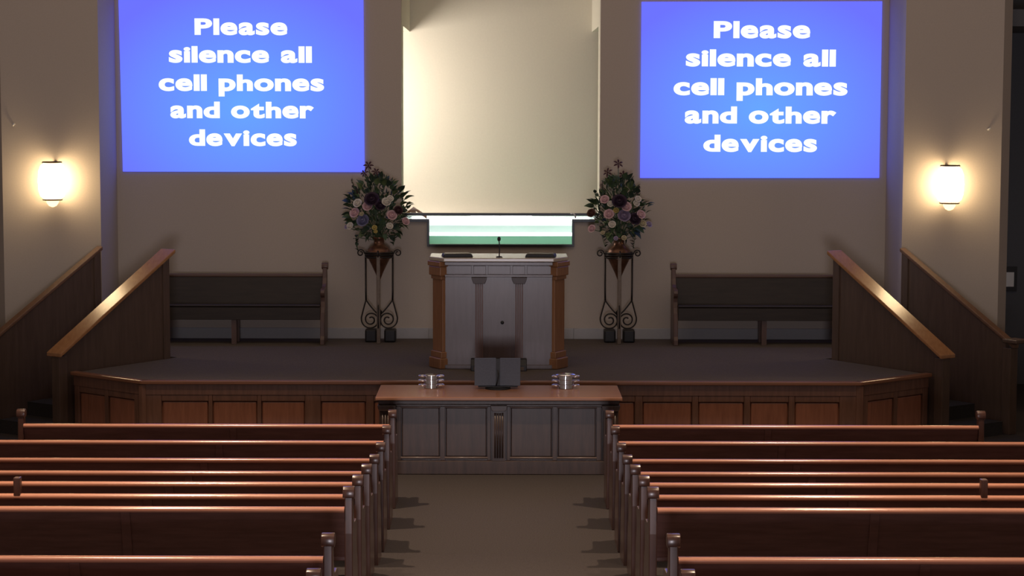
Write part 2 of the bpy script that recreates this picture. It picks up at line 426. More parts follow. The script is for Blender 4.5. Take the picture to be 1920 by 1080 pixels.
# ------------------------------------------------------------------ wall lamps
def sconce(px, py_top, py_bot, label):
    Y = YP - 0.20
    t_, b_ = at(px, py_top, Y), at(px, py_bot, Y)
    z0, z1 = b_.z, t_.z
    t = thing('wall_sconce', label, 'wall lamp', (t_.x, YP, (z0 + z1) / 2), 0, 'pair of lit wall lamps')
    h = (z1 - z0) / 2
    R = 0.165
    prof = [(R * 0.60, -h), (R * 0.82, -h + 0.025), (R * 0.96, -h * 0.55), (R, 0), (R * 0.96, h * 0.55), (R * 0.80, h - 0.025), (R * 0.6, h)]
    MB().lathe(prof, 0, -0.2, 24).build('shade', M['shade'], t, smooth=True)
    for sg in (-1, 1):
        z = sg * (h + 0.012)
        MB().lathe([(0.11, z - 0.010), (0.118, z - 0.004), (0.118, z + 0.004), (0.11, z + 0.010)], 0, -0.2, 24).build('metal_ring', M['bronze'], t)
        box(-0.02, 0.02, -0.09, -0.002, z - 0.008, z + 0.008).build('bracket', M['bronze'], t)
    box(-0.06, 0.06, -0.03, -0.001, -h * 0.7, h * 0.7).build('wall_plate', M['bronze'], t, bevel=0.008)
    MB().lathe([(0.075, -h - 0.023), (0.07, -h - 0.05), (0.045, -h - 0.085), (0.012, -h - 0.10)], 0, -0.2, 20).build('finial', M['finial'], t, smooth=True)
    return t
sconce(97, 308, 374, 'glowing cylindrical wall lamp on the pillar left of the stage')
sconce(1781, 311, 377, 'glowing cylindrical wall lamp on the pillar right of the stage')
for px, py, s in ((25, 237, 'left'), (1852, 241, 'right')):
    p = at(px, py, YP - 0.02)
    tag(MB().tube([(0, 0.019, 0), (0, -0.02, 0), (0.005, -0.035, 0.01), (0.02, -0.04, 0.02)], 0.012, 8).build('wall_hook', M['white'], loc=p, smooth=True),
        'small pale hook above the lamp on the %s pillar' % s, 'hook')
# framed notice in the dark corridor
p0, p1 = at(1876, 498, 26.38), at(1906, 544, 26.38)
nt_ = thing('framed_notice', 'small pale notice in a dark frame in the corridor right of the pillar', 'notice', ((p0.x + p1.x) / 2, 26.4, (p0.z + p1.z) / 2))
hw, hh = (p1.x - p0.x) / 2, (p0.z - p1.z) / 2
box(-hw, hw, -0.03, -0.001, -hh, hh).build('frame', M['black'], nt_, bevel=0.004)
box(-hw * 0.75, hw * 0.62, -0.036, -0.03, -hh * 0.62, hh * 0.55).build('paper', M['white'], nt_)

# ------------------------------------------------------------------ stage
CL = {-1: (-4.64, 21.68), 1: (4.66, 21.68)}
XE = 3.765
A = (3.79, 22.97); B = (4.77, 21.60)
dlen = math.hypot(B[0] - A[0], B[1] - A[1])
dx, dy = (B[0] - A[0]) / dlen, (B[1] - A[1]) / dlen          # down the stairs (right-hand flight)
wx, wy = -dy, dx                                               # across the stairs, outwards
SW = 1.12
AO = (A[0] + wx * SW, A[1] + wy * SW)
stage = thing('stage', 'carpeted raised stage with panelled wooden front and slanted corners', 'stage', (0, 0, 0))
AI = (A[0] - wx * 0.064, A[1] - wy * 0.064)
deck = [(-XE, YE), (XE, YE), (4.60, 21.655), AI, (AI[0] - dx * 0.04, AI[1] - dy * 0.04), (A[0] + wx * 0.07 - dx * 0.04, A[1] + wy * 0.07 - dy * 0.04), (AO[0] - wx * 0.07 - dx * 0.04, AO[1] - wy * 0.07 - dy * 0.04), (XP0 - 0.004, YP + 0.05), (XP0 - 0.004, YW - 0.001)]
deck += [(-x, y) for x, y in reversed(deck[2:])]
def inset(poly, k):
    return [(x * (1 - k), YE + (y - YE) + (0.05 if y < 21.9 else 0)) for x, y in poly]
MB().prism(inset(deck, 0.008), 0.02, ZS - 0.02, 'Z').build('platform', M['stage_wood'], stage)
MB().prism(deck, ZS - 0.02, ZS, 'Z').build('deck_carpet', M['stage_carpet'], stage)
def along(p, q, name, m, z0, z1, t0, t1, y0, y1, parent=stage, bevel=0.004):
    """box on the face from p to q: t along it (m), y outward from the face, z up"""
    p, q = Vector((*p, 0)), Vector((*q, 0)); ang = math.atan2(q.y - p.y, q.x - p.x)
    return MB().box(t0, t1, y0, y1, z0, z1).build(name, m, parent, loc=p, rot=(0, 0, ang), bevel=bevel)
def face(p, q, marks, edge_posts):
    """panelled face p->q (left to right, outward is -y locally); marks = list of (t0,t1) of the panels"""
    L = math.hypot(q[0] - p[0], q[1] - p[1])
    along(p, q, 'nosing', M['stage_edge'], ZS - 0.035, ZS + 0.006, -0.012, L + 0.012, -0.035, 0.06, bevel=0.010)
    along(p, q, 'frieze', M['stage_frame'], ZS - 0.15, ZS - 0.035, 0.0, L, 0.006, 0.05)
    along(p, q, 'plinth', M['stage_wood'], 0.0, 0.12, 0.0, L, -0.004, 0.05)
    prev = 0.0
    for a_, b_ in marks + [(L, L)]:
        if a_ - prev > 0.012:
            along(p, q, 'stile', M['stage_frame'], 0.12, ZS - 0.15, prev + 0.002, a_ - 0.002, 0.012, 0.05)
        prev = b_
    for a_, b_ in marks:
        g = 0.045
        along(p, q, 'rail', M['stage_frame'], ZS - 0.215, ZS - 0.15, a_, b_, 0.014, 0.05)
        along(p, q, 'rail', M['stage_frame'], 0.12, 0.18, a_, b_, 0.014, 0.05)
        along(p, q, 'panel', M['stage_wood'], 0.188, ZS - 0.223, a_ + 0.008, b_ - 0.008, 0.026, 0.052, bevel=0.018)
# straight front: panel places read along the face from the left corner
k = YE * 1.004 / F
def tpx(x): return (x - CX) * k + XE
mk = [(300, 388), (396, 480), (488, 570), (600, 685), (700, 785), (800, 885), (900, 985), (1000, 1080), (1095, 1192), (1207, 1300), (1312, 1398), (1410, 1482), (1494, 1578)]
face((-XE, YE), (XE, YE), [(tpx(a_), tpx(b_)) for a_, b_ in mk], None)
LA = math.hypot(4.64 - XE, 21.68 - YE)
for sx in (-1, 1):
    p, q = ((-4.64, 21.68), (-XE, YE)) if sx < 0 else ((XE, YE), (4.64, 21.68))
    mm = [(0.08, 0.50), (0.56, 0.98)]
    face(p, q, mm if sx < 0 else [(LA - b_, LA - a_) for a_, b_ in reversed(mm)], None)
    c_ = (sx * XE, YE)
    MB().tube([(c_[0], c_[1] + 0.035, 0.0), (c_[0], c_[1] + 0.035, ZS - 0.04)], 0.05, 8).build('corner_post', M['stage_frame'], stage)

# ------------------------------------------------------------------ stairs and their railings
def stairs(sx, side):
    ang = math.atan2(dy, dx)
    t = thing('stage_stairs', 'carpeted stairs between two wooden railings %s of the stage' % side, 'stairs', (0, 0, 0), 0, 'stairs at the stage corners')
    n = 4; run = (dlen - 0.06) / n; rise = ZS / (n + 1)
    for i in range(n):
        z1 = ZS - rise * (i + 1)
        u0, u1 = 0.02 + run * i, 0.02 + run * (i + 1)
        c = [(u0, 0.11), (u1, 0.11), (u1, SW - 0.09), (u0, SW - 0.09)]
        P = [(sx * (A[0] + dx * u + wx * v), A[1] + dy * u + wy * v) for u, v in c]
        MB().prism(P, 0.0, z1, 'Z').build('step', M['stair_carpet'], t)
for sx, s in ((-1, 'left'), (1, 'right')): stairs(sx, s)

ZTOP_I, ZBOT_I = zat(471, A[1]), zat(660, B[1])
def railing(sx, v, label, ext_top, ext_bot, z_top, z_bot, hw, mr):
    ox, oy = A[0] + wx * v + (0.035 if sx < 0 else 0.03), A[1] + wy * v
    ang = math.atan2(dy, dx)
    t = thing('stair_railing', label, 'railing', (sx * ox, oy, 0), 0, 'wooden stair railings')
    def P(u, w): return (sx * (dx * u + wx * w), dy * u + wy * w)
    def slab(u0, u1, w0, w1, zl, name, m, bev=0.0):
        """zl(u) gives (bottom, top)"""
        pts = [(u0, w0), (u1, w0), (u1, w1), (u0, w1)]
        vs = [(*P(u, w), zl(u)[0]) for u, w in pts] + [(*P(u, w), zl(u)[1]) for u, w in pts]
        return MB().add(vs, [(0, 1, 2, 3), (4, 5, 6, 7), (0, 1, 5, 4), (1, 2, 6, 5), (2, 3, 7, 6), (3, 0, 4, 7)]).build(name, m, t, bevel=bev)
    U0, U1 = -ext_top, dlen + ext_bot
    def top(u): return z_top + (z_bot - z_top) * (u - U0) / (U1 - U0)
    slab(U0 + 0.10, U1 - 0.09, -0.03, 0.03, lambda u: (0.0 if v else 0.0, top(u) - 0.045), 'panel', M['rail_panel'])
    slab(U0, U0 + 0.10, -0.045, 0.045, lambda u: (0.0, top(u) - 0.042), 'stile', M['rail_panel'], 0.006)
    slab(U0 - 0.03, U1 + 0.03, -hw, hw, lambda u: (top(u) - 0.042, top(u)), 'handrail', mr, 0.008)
    zn = top(U1 - 0.02) - 0.07
    slab(U1 - 0.11, U1 + 0.01, -0.06, 0.06, lambda u: (0.0, zn), 'newel', M['rail_panel'], 0.006)
    return t, P, top, U0, U1
for sx, s in ((-1, 'left'), (1, 'right')):
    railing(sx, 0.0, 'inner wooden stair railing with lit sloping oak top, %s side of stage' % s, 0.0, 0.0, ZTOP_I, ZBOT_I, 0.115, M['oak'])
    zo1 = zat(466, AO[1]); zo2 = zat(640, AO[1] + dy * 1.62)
    t, P, top, U0, U1 = railing(sx, SW, 'outer shaded wooden stair railing against the %s pillar, with capped newel' % s, 0.0, -0.02, zo1, zo2, 0.05, M['shaded_rail'])
    # flat cap on the lower newel and a small block at the upper end
    a, b = P(U1 + 0.02, 0)
    MB().box(-0.105, 0.105, -0.105, 0.105, 0, 0.045).build('newel_cap', M['rail_panel'], t, loc=(a, b, top(U1 - 0.02) - 0.012), rot=(0, 0, math.atan2(dy, sx * dx)), bevel=0.012)

# ------------------------------------------------------------------ pews
PROF = [(0.0, 0.0), (0.0, 0.3), (-0.004, 0.6), (0.006, 0.83), (0.018, 0.862), (0.05, 0.868), (0.078, 0.85), (0.088, 0.80), (0.10, 0.73), (0.135, 0.665), (0.19, 0.635), (0.34, 0.630), (0.395, 0.615),
        (0.415, 0.585), (0.405, 0.555), (0.375, 0.53), (0.365, 0.48), (0.385, 0.42), (0.43, 0.36), (0.455, 0.25), (0.46, 0.10), (0.485, 0.06), (0.485, 0.0)]
def pew_parts(t, length, mats, ends=(0, 1), brace=True, brace_at=None, mid=()):
    """local: x runs 0..length, back at y=0 towards -y, seat towards +y"""
    mb, mr, me_ = mats
    es = [0.0 if i == 0 else length - 0.052 for i in ends]
    for x in mid:
        box(x, x + 0.046, -0.012, 0.05, 0.735, 0.885).build('divider', me_, t, bevel=0.006)
    for x in es:
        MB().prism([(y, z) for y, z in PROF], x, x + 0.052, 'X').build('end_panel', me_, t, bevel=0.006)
        cap = MB()
        cap.prism([(0.0, 0.835), (0.0, 0.87), (0.008, 0.889), (0.026, 0.90), (0.055, 0.90), (0.076, 0.889), (0.086, 0.868), (0.086, 0.85), (0.07, 0.83), (0.02, 0.822)], x - 0.012, x + 0.064, 'X')
        smooth_by_angle(cap.build('scroll_cap', me_, t, bevel=0.004), 0.6)
    x0, x1 = 0.053, length - 0.053
    rail = [(-0.004, 0.735), (-0.012, 0.742), (-0.013, 0.757), (-0.004, 0.767), (0.014, 0.772), (0.032, 0.770), (0.044, 0.762), (0.046, 0.748), (0.038, 0.735)]
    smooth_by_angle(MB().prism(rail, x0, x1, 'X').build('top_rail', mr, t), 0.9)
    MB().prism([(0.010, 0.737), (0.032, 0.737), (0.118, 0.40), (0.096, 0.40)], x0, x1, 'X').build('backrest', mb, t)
    MB().prism([(0.08, 0.405), (0.44, 0.425), (0.452, 0.44), (0.44, 0.452), (0.08, 0.43)], x0, x1, 'X').build('seat', mb, t, bevel=0.004)
    if brace:
        if True:
            x = brace_at if brace_at else (x0 + x1) / 2
            MB().prism([(0.0, 0.733), (0.0125, 0.733), (0.098, 0.40), (0.106, 0.0), (0.085, 0.0), (0.084, 0.40)], x - 0.03, x + 0.03, 'X').build('back_brace', mb, t, bevel=0.003)
    else:
        box(x0, x1, 0.40, 0.44, 0.28, 0.422).build('apron', mb, t, bevel=0.004)
        MB().prism([(0.08, 0.0), (0.13, 0.0), (0.15, 0.38), (0.42, 0.38), (0.42, 0.42), (0.08, 0.405)], length / 2 - 0.03, length / 2 + 0.03, 'X').build('leg', me_, t)
        box(length / 2 - 0.03, length / 2 + 0.03, 0.36, 0.40, 0, 0.38).build('leg', me_, t)
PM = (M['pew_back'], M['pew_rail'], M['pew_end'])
PY = {1: 18.0, 2: 17.10, 3: 16.22, 4: 15.42, 5: 14.52, 6: 13.62, 7: 12.80, 8: 11.25, 9: 10.36}
ROW = {1: 'front row', 2: 'second row from the front', 3: 'third row from the front', 4: 'fourth row from the front', 5: 'fifth row from the front',
       6: 'sixth row from the front', 7: 'seventh row, the last before the cross aisle', 8: 'eighth row, first behind the cross aisle', 9: 'ninth and nearest row'}
XA = 0.955
for sx, s in ((-1, 'left'), (1, 'right')):
    proto = {}
    for r in range(1, 10):
        key = 'mid' if r == 6 else 'front' if r == 1 else 'std'
        XO = 4.36 if r == 1 else 4.80
        lab = 'polished maroon wooden pew, %s, %s of the aisle' % (ROW[r], s)
        x_left = -XO if sx < 0 else XA
        loc = (x_left, PY[r], floor_z(PY[r] + 0.35))
        if key not in proto:
            t = thing('pew', lab, 'pew', loc, 0, 'rows of wooden pews')
            mid = () if key != 'mid' else ((XO - 3.335,) if sx < 0 else (3.285 - XA,))
            pew_parts(t, XO - XA, PM, mid=mid, brace_at=(XO - 2.42) if sx < 0 else (2.41 - XA))
            proto[key] = t
        else:
            t = copy_tree(proto[key]); t.location = loc; t['label'] = lab

# benches on the stage: same make, facing the room
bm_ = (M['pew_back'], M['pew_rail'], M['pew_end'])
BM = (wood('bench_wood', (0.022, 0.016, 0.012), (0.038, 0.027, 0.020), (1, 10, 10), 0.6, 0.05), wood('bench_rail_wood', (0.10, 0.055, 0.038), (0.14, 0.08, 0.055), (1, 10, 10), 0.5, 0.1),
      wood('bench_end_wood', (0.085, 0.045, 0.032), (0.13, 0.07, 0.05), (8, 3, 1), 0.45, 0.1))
YBN = 24.66
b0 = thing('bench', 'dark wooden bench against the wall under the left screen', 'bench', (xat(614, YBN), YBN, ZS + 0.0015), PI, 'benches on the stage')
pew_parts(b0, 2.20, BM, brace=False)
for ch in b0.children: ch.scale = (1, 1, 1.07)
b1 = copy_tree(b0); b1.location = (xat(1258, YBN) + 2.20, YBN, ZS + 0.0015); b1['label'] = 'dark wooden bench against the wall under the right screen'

# ------------------------------------------------------------------ communion table
YT = 19.73
XT = -0.022
tb = thing('communion_table', 'long wooden table with panelled front at the head of the aisle', 'table', (XT, YT, 0))
ZTT = 0.784
k = YT * 1.004 / F
def tx(x): return (x - 935.5) * k
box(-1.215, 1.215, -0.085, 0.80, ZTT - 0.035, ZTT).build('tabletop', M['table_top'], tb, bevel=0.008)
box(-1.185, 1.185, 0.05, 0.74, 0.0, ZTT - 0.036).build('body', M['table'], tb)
zt = lambda y: zat(y, YT)
box(-1.19, 1.19, 0.0, 0.055, ZTT - 0.085, ZTT - 0.036).build('frieze', M['table'], tb, bevel=0.006)
box(-1.20, 1.20, -0.015, 0.055, ZTT - 0.052, ZTT - 0.036).build('moulding', M['table'], tb, bevel=0.005)
box(-1.19, 1.19, -0.012, 0.055, 0.0, zt(864)).build('plinth', M['table'], tb, bevel=0.008)
zp0, zp1 = zt(858), zt(763)
pans = [(tx(751), tx(825)), (tx(834), tx(914)), (tx(957), tx(1037)), (tx(1046), tx(1120))]
pil = [(tx(707), tx(742)), (tx(920), tx(951)), (tx(1129), tx(1164))]
box(-1.19, 1.19, 0.012, 0.055, zp1 + 0.002, ZTT - 0.086).build('rail', M['table'], tb, bevel=0.003)
for a, b in pans:
    box(a + 0.008, b - 0.008, 0.022, 0.056, zp0 + 0.004, zp1 - 0.010).build('panel', M['table'], tb, bevel=0.010)
    for z_ in (zp1 - 0.004, zp0 - 0.004):
        MB().tube([(a - 0.003, 0.008, z_), (b + 0.003, 0.008, z_)], 0.011, 10).build('panel_bead', M['bead'], tb, smooth=True)
edges = sorted([tx(742), tx(751), tx(825), tx(834), tx(914), tx(920), tx(951), tx(957), tx(1037), tx(1046), tx(1120), tx(1129)])
for a, b in zip(edges[0::2], edges[1::2]):
    box(a, b, 0.008, 0.055, zt(864) + 0.002, zp1 + 0.001).build('stile', M['table'], tb, bevel=0.003)
def fluted(t, x0, x1, y, z0, z1, m, n=4, depth=0.03):
    """pilaster of round reeds between x0 and x1, capital on top"""
    wdt = x1 - x0
    box(x0 + wdt * 0.12, x1 - wdt * 0.12, y - depth * 0.4, y + 0.05, z0, z1).build('pilaster', m, t)
    for i in range(n):
        xc = x0 + wdt * (0.2 + 0.6 * (i + 0.5) / n)
        MB().tube([(xc, y - depth * 0.4, z0 + 0.03), (xc, y - depth * 0.4, z1 - 0.02)], wdt * 0.058, 8).build('reed', m, t, smooth=True)
    MB().prism([(x0 + wdt * 0.1, z1), (x1 - wdt * 0.1, z1), (x1 - wdt * 0.02, z1 + 0.025), (x1, z1 + 0.055), (x0, z1 + 0.055), (x0 + wdt * 0.02, z1 + 0.025)], y - depth - 0.012, y + 0.05, 'Y').build('capital', m, t, bevel=0.004)
for a, b in pil:
    fluted(tb, a, b, 0.0, zt(864), ZTT - 0.145, M['table'])

# things on the table
def tray(label, loc, r, lid=False):
    t = thing('communion_tray', label, 'tray', loc, 0, 'silver trays stacked on the table')
    h = 0.046
    o = MB().lathe([(r * 0.95, 0.0), (r, 0.003), (r * 0.952, h - 0.005), (r * 0.92, h - 0.002), (0.01, h - 0.003)], n=20).build('body', M['chrome'], t)
    smooth_by_angle(o, 0.5)
    for sg in (-1, 1):
        pts = [(sg * (r - 0.004 + 0.055 * math.sin(q)), 0.045 * math.cos(q), h * 0.62 + 0.004 * math.sin(q)) for q in [PI * i / 8 for i in range(9)]]
        MB().tube(pts, 0.0085, 8).build('handle', M['chrome'], t, smooth=True)
    if lid:
        MB().lathe([(r * 1.25, h - 0.001), (r * 1.25, h + 0.005), (r * 0.9, h + 0.014), (r * 0.3, h + 0.019), (0.004, h + 0.020)], n=24).build('lid', M['chrome'], t, smooth=True)
for px, s in ((809, 'left'), (1061, 'right')):
    p = fl(px, 729, ZTT)
    for i, nm in enumerate(('lowest', 'middle', 'topmost')):
        tray('%s silver tray of the shiny stack at the %s end of the table' % (nm, s), (p.x, p.y + 0.05, ZTT + 0.001 + 0.046 * i), 0.075 if s == 'left' else 0.085, i == 2 and s == 'right')

bp = fl(934, 731, ZTT)
bk = thing('open_book', 'large open book with slate grey covers standing upright on the table', 'book', (bp.x, bp.y + 0.06, ZTT + 0.034))
Yb = bp.y + 0.06
zb = zat(672, Yb) - ZTT - 0.03
kx = Yb * 1.004 / F
for x0, x1, rz in (((890 - 934) * kx, -0.018, 0.05), (0.018, (976 - 934) * kx, -0.05)):
    o = box(x0, x1, 0.0, 0.014, 0.0, zb).build('cover', M['cover'], bk, rot=(-0.10, 0, rz), bevel=0.004)
    box(x0 + 0.01, x1 - 0.004, 0.0145, 0.04, 0.008, zb - 0.008).build('page_block', M['white'], bk, rot=(-0.10, 0, rz))
box(-0.02, 0.02, 0.006, 0.024, 0.0, zb - 0.01).build('spine', M['black'], bk, rot=(-0.10, 0, 0))
MB().tube([(0.0, -0.003, 0.16), (0.006, -0.006, 0.10), (-0.004, -0.008, 0.05), (-0.018, -0.010, 0.003)], 0.008, 6).build('ribbon', M['black'], bk, smooth=True)
st = thing('book_stand', 'low black stand under the open grey book on the table', 'stand', (bp.x, Yb, ZTT))
MB().lathe([(0.13, 0.001), (0.13, 0.008), (0.05, 0.018), (0.03, 0.020)], 0, 0.03, 24).build('foot', M['black'], st)
box(-0.20, 0.20, -0.012, 0.07, 0.018, 0.029).build('tray', M['black'], st, bevel=0.003)
MB().prism([(0.072, 0.018), (0.090, 0.018), (0.13, 0.22), (0.118, 0.22)], -0.02, 0.02, 'X').build('back_support', M['black'], st)

# ------------------------------------------------------------------ pulpit
YU = 21.98
XU = xat(935, YU)
pu = thing('pulpit', 'broad wooden pulpit with fluted pilasters at the centre of the stage', 'pulpit', (XU, YU, ZS + 0.0015))
k = YU * 1.004 / F
def ux(x): return (x - 935) * k
zu = lambda y: zat(y, YU) - ZS
HB = zu(490)
hx = ux(1035); ox = 0.70
plan = [(-hx, 0.0), (hx, 0.0), (ox, 0.20), (ox, 0.62), (-ox, 0.62), (-ox, 0.20)]
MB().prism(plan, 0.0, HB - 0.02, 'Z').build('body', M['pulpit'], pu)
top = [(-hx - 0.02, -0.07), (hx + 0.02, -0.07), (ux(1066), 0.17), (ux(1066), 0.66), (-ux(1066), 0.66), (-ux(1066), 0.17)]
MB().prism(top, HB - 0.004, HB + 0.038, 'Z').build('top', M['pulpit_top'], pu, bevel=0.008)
def front(y0, y1, name, proj, x0=-hx - 0.006, x1=hx + 0.006, bev=0.004):
    return box(x0, x1, -proj, 0.002, max(0.0, zu(y1)), zu(y0)).build(name, M['pulpit'], pu, bevel=bev)
front(491, 497.5, 'cornice', 0.045)
front(515, 519.5, 'moulding', 0.024)
for xa, xb in ((837, 884), (888, 911), (915, 957), (961, 984), (988, 1033)):
    o = box(ux(xa), ux(xb), -0.010 if xb - xa > 30 else -0.022, 0.001, zu(514.5), zu(498.5)).build('frieze_panel', M['pulpit'], pu, bevel=0.003)
front(684, 693, 'plinth', 0.02, bev=0.006)
for a, b in ((884, 913), (959, 988)):
    wdt = ux(b) - ux(a); x0, x1 = ux(a), ux(b)
    box(x0 + wdt * 0.16, x1 - wdt * 0.16, -0.018, 0.002, zu(684), zu(531)).build('pilaster', M['pulpit'], pu)
    for i in range(4):
        xc = x0 + wdt * (0.23 + 0.54 * (i + 0.5) / 4)
        box(xc - wdt * 0.042, xc + wdt * 0.042, -0.027, -0.017, zu(683), zu(532)).build('reed', M['pulpit_reed'], pu, bevel=0.003)
    MB().prism([(x0 + wdt * 0.14, zu(532)), (x1 - wdt * 0.14, zu(532)), (x1 - wdt * 0.02, zu(524)), (x1, zu(520)), (x0, zu(520)), (x0 + wdt * 0.02, zu(524))], -0.045, 0.002, 'Y').build('capital', M['pulpit_cap'], pu, bevel=0.004)
MB().lathe([(0.016, 0), (0.02, 0.006), (0.016, 0.016), (0.006, 0.02)], n=14).build('knob', M['black'], pu, loc=(ux(942), -0.001, zu(605)), rot=(PI / 2, 0, 0), smooth=True)
# columns on the slanted sides
for sx in (-1, 1):
    mx, my = sx * (hx + ox) / 2, 0.10
    ang = math.atan2(0.20, ox - hx) * sx
    def cb(w_, d_, z0, z1, name, bev=0.006):
        return MB().box(-w_ / 2, w_ / 2, -d_, 0.03, z0, z1).build(name, M['pulpit_side'], pu, loc=(mx, my, 0), rot=(0, 0, ang), bevel=bev)
    L = math.hypot(0.20, ox - hx)
    cb(L * 0.98, 0.035, zu(660), zu(525), 'column')
    cb(L * 1.12, 0.075, 0.0, zu(672), 'column_base', 0.01)
    cb(L * 1.06, 0.055, zu(672), zu(660), 'column_base', 0.008)
    cb(L * 1.00, 0.055, zu(525), zu(518), 'column_capital', 0.006)
    cb(L * 1.14, 0.075, zu(518), zu(500), 'column_capital', 0.010)
    cb(L * 1.22, 0.085, zu(500), zu(491), 'column_capital', 0.006)
# things on the pulpit
zt_ = HB + 0.038 + ZS
for x0, x1, s in ((829, 886, 'left'), (985, 1042, 'right')):
    xm = xat((x0 + x1) / 2, 22.1); hw = (x1 - x0) / 2 * 22.1 / F
    t = thing('reading_pad', 'flat black pad lying on the %s end of the pulpit top' % s, 'pad', (xm, 22.12, zt_ + 0.001), 0.10 if s == 'left' else -0.10, 'black pads on the pulpit')
    MB().prism([(-hw, 0.0), (hw, 0.0), (hw * 0.92, 0.035), (-hw * 0.92, 0.035)], -0.09, 0.16, 'Y').build('pad', M['black'], t, bevel=0.008)
    box(-hw * 0.8, hw * 0.8, -0.06, 0.13, 0.0352, 0.039).build('grille', M['bronze'], t)
mp = at(936, 488, 22.05)
mic = thing('gooseneck_microphone', 'thin black gooseneck microphone standing on the pulpit top', 'microphone', (mp.x, 22.05, zt_ + 0.001))
hm = zat(447, 22.05) - zt_
MB().lathe([(0.035, 0), (0.035, 0.008), (0.012, 0.014)], n=16).build('foot', M['black'], mic)
MB().tube([(0, 0, 0.01), (0.002, 0, hm * 0.4), (0.0, 0.01, hm * 0.75), (-0.003, 0.03, hm - 0.03)], 0.0062, 8).build('neck', M['black'], mic, smooth=True)
MB().lathe([(0.006, hm - 0.035), (0.017, hm - 0.025), (0.020, hm - 0.005), (0.014, hm + 0.012), (0.004, hm + 0.016)], -0.003, 0.03, 14).build('head', M['black'], mic, smooth=True)
# low black speaker against the pulpit foot
sx0, sx1 = xat(883, 21.85), xat(988, 21.85)
sp = thing('floor_speaker', 'low wide black box on the stage against the pulpit foot, behind the book', 'speaker', ((sx0 + sx1) / 2, 21.85, ZS))
hw = (sx1 - sx0) / 2
MB().prism([(-0.055, 0.0), (0.10, 0.0), (0.10, 0.125), (0.0, 0.125), (-0.055, 0.06)], -hw, hw, 'X').build('case', M['black'], sp, bevel=0.006)
box(-hw * 0.9, hw * 0.9, -0.06, -0.0555, 0.008, 0.05).build('grille', M['bronze'], sp)

# ------------------------------------------------------------------ flower stands
def spiral(c, r0, r1, a0, a1, n=22):
    return [(c[0] + (r0 + (r1 - r0) * i / n) * math.cos(a0 + (a1 - a0) * i / n), c[1] + (r0 + (r1 - r0) * i / n) * math.sin(a0 + (a1 - a0) * i / n)) for i in range(n + 1)]
def bez(p0, p1, p2, n=8):
    return [((1 - t) ** 2 * p0[0] + 2 * t * (1 - t) * p1[0] + t * t * p2[0], (1 - t) ** 2 * p0[1] + 2 * t * (1 - t) * p1[1] + t * t * p2[1]) for t in [i / n for i in range(n + 1)]]
YF = 24.50
KF = YF * 1.004 / F
def make_stand(px, label):
    base = (xat(px, YF), YF, ZS)
    t = thing('flower_stand', label, 'plant stand', base, 0, 'iron flower stands')
    zf = lambda y: zat(y, YF) - ZS
    R = 25 * KF
    zr = zf(482)
    for dz in (0.0, 0.03, 0.055):
        MB().tube([(R * math.cos(2 * PI * i / 28), R * math.sin(2 * PI * i / 28), zr + dz) for i in range(28)], 0.011, 6, True).build('ring', M['iron'], t, smooth=True)
    lz = zf(563)
    for ang in (-PI / 2, PI * 0.03, PI * 0.97):
        ca, sa = math.cos(ang), math.sin(ang)
        def w3(p): return (ca * p[0], sa * p[0], p[1])
        MB().tube([w3((R + 0.004, zr + 0.05)), w3((R + 0.002, lz + 0.1)), w3((R, lz))], 0.011, 8).build('leg', M['iron'], t, smooth=True)
        out = [(R, lz)] + bez((R, lz), (R + 5 * KF, zf(580)), (R + 9 * KF, zf(596)), 6)[1:] + bez((R + 9 * KF, zf(596)), (R + 10 * KF, zf(612)), (R - 6 * KF, zf(616)), 8)[1:]
        cen = (R - 9 * KF, zf(600))
        sp_ = spiral(cen, 16 * KF, 4 * KF, -PI * 0.42, -PI * 0.42 - PI * 3.3, 40)
        MB().tube([w3(p) for p in out[:-1] + sp_], 0.0095, 6).build('scroll', M['iron'], t, smooth=True)
        MB().tube([w3(p) for p in bez((R, lz), (R - 10 * KF, zf(578)), (2.5 * KF, zf(590)), 6) + [(1.5 * KF, zf(612))]], 0.0095, 6).build('brace', M['iron'], t, smooth=True)
        crl = spiral((R + 10 * KF, zr + 0.045), 7 * KF, 2.5 * KF, PI, PI - PI * 2.6, 24)
        MB().tube([w3((R, zr + 0.03))] + [w3(p) for p in crl], 0.009, 6).build('curl', M['iron'], t, smooth=True)
    MB().tube([(0, 0, 0.03), (0, 0, zf(586))], 0.014, 8).build('stem', M['iron'], t, smooth=True)
    MB().lathe([(0.016, zf(592)), (0.034, zf(588)), (0.034, zf(584)), (0.012, zf(580))], n=12).build('collar', M['iron'], t)
    for x0, x1 in ((-27, -5), (9, 31)):
        MB().box(x0 * KF, x1 * KF, -0.02, 0.16, 0.001, zf(618)).build('foot_block', M['black'], t, bevel=0.02)
    box(-0.022, 0.022, -R - 0.020, -R + 0.004, 0.0015, zr + 0.02).build('front_bar', M['bar'], t, bevel=0.004)
    return t, base, zf, R
VPROF = [(30, 531), (0.5, 530), (2.5, 524), (7, 513), (13, 500), (18.5, 489), (22.0, 480), (22.5, 474), (20.5, 468), (16, 463), (11, 459.5), (9.5, 455), (10, 449), (14, 445), (13, 444.5), (8.5, 449)]
def make_vase(base, zf, label):
    t = thing('amphora_vase', label, 'vase', base, 0, 'copper vases on the stands')
    MB().lathe([(r * KF, zf(y)) for r, y in VPROF[1:]], n=28).build('body', M['copper'], t, smooth=True)
    for y, r in ((474.5, 22.6), (484, 21.0)):
        z = zf(y)
        MB().lathe([(r * KF, z - 0.010), (r * KF + 0.008, z - 0.006), (r * KF + 0.008, z + 0.006), (r * KF, z + 0.010)], n=28).build('band', M['copper'], t)
    return t
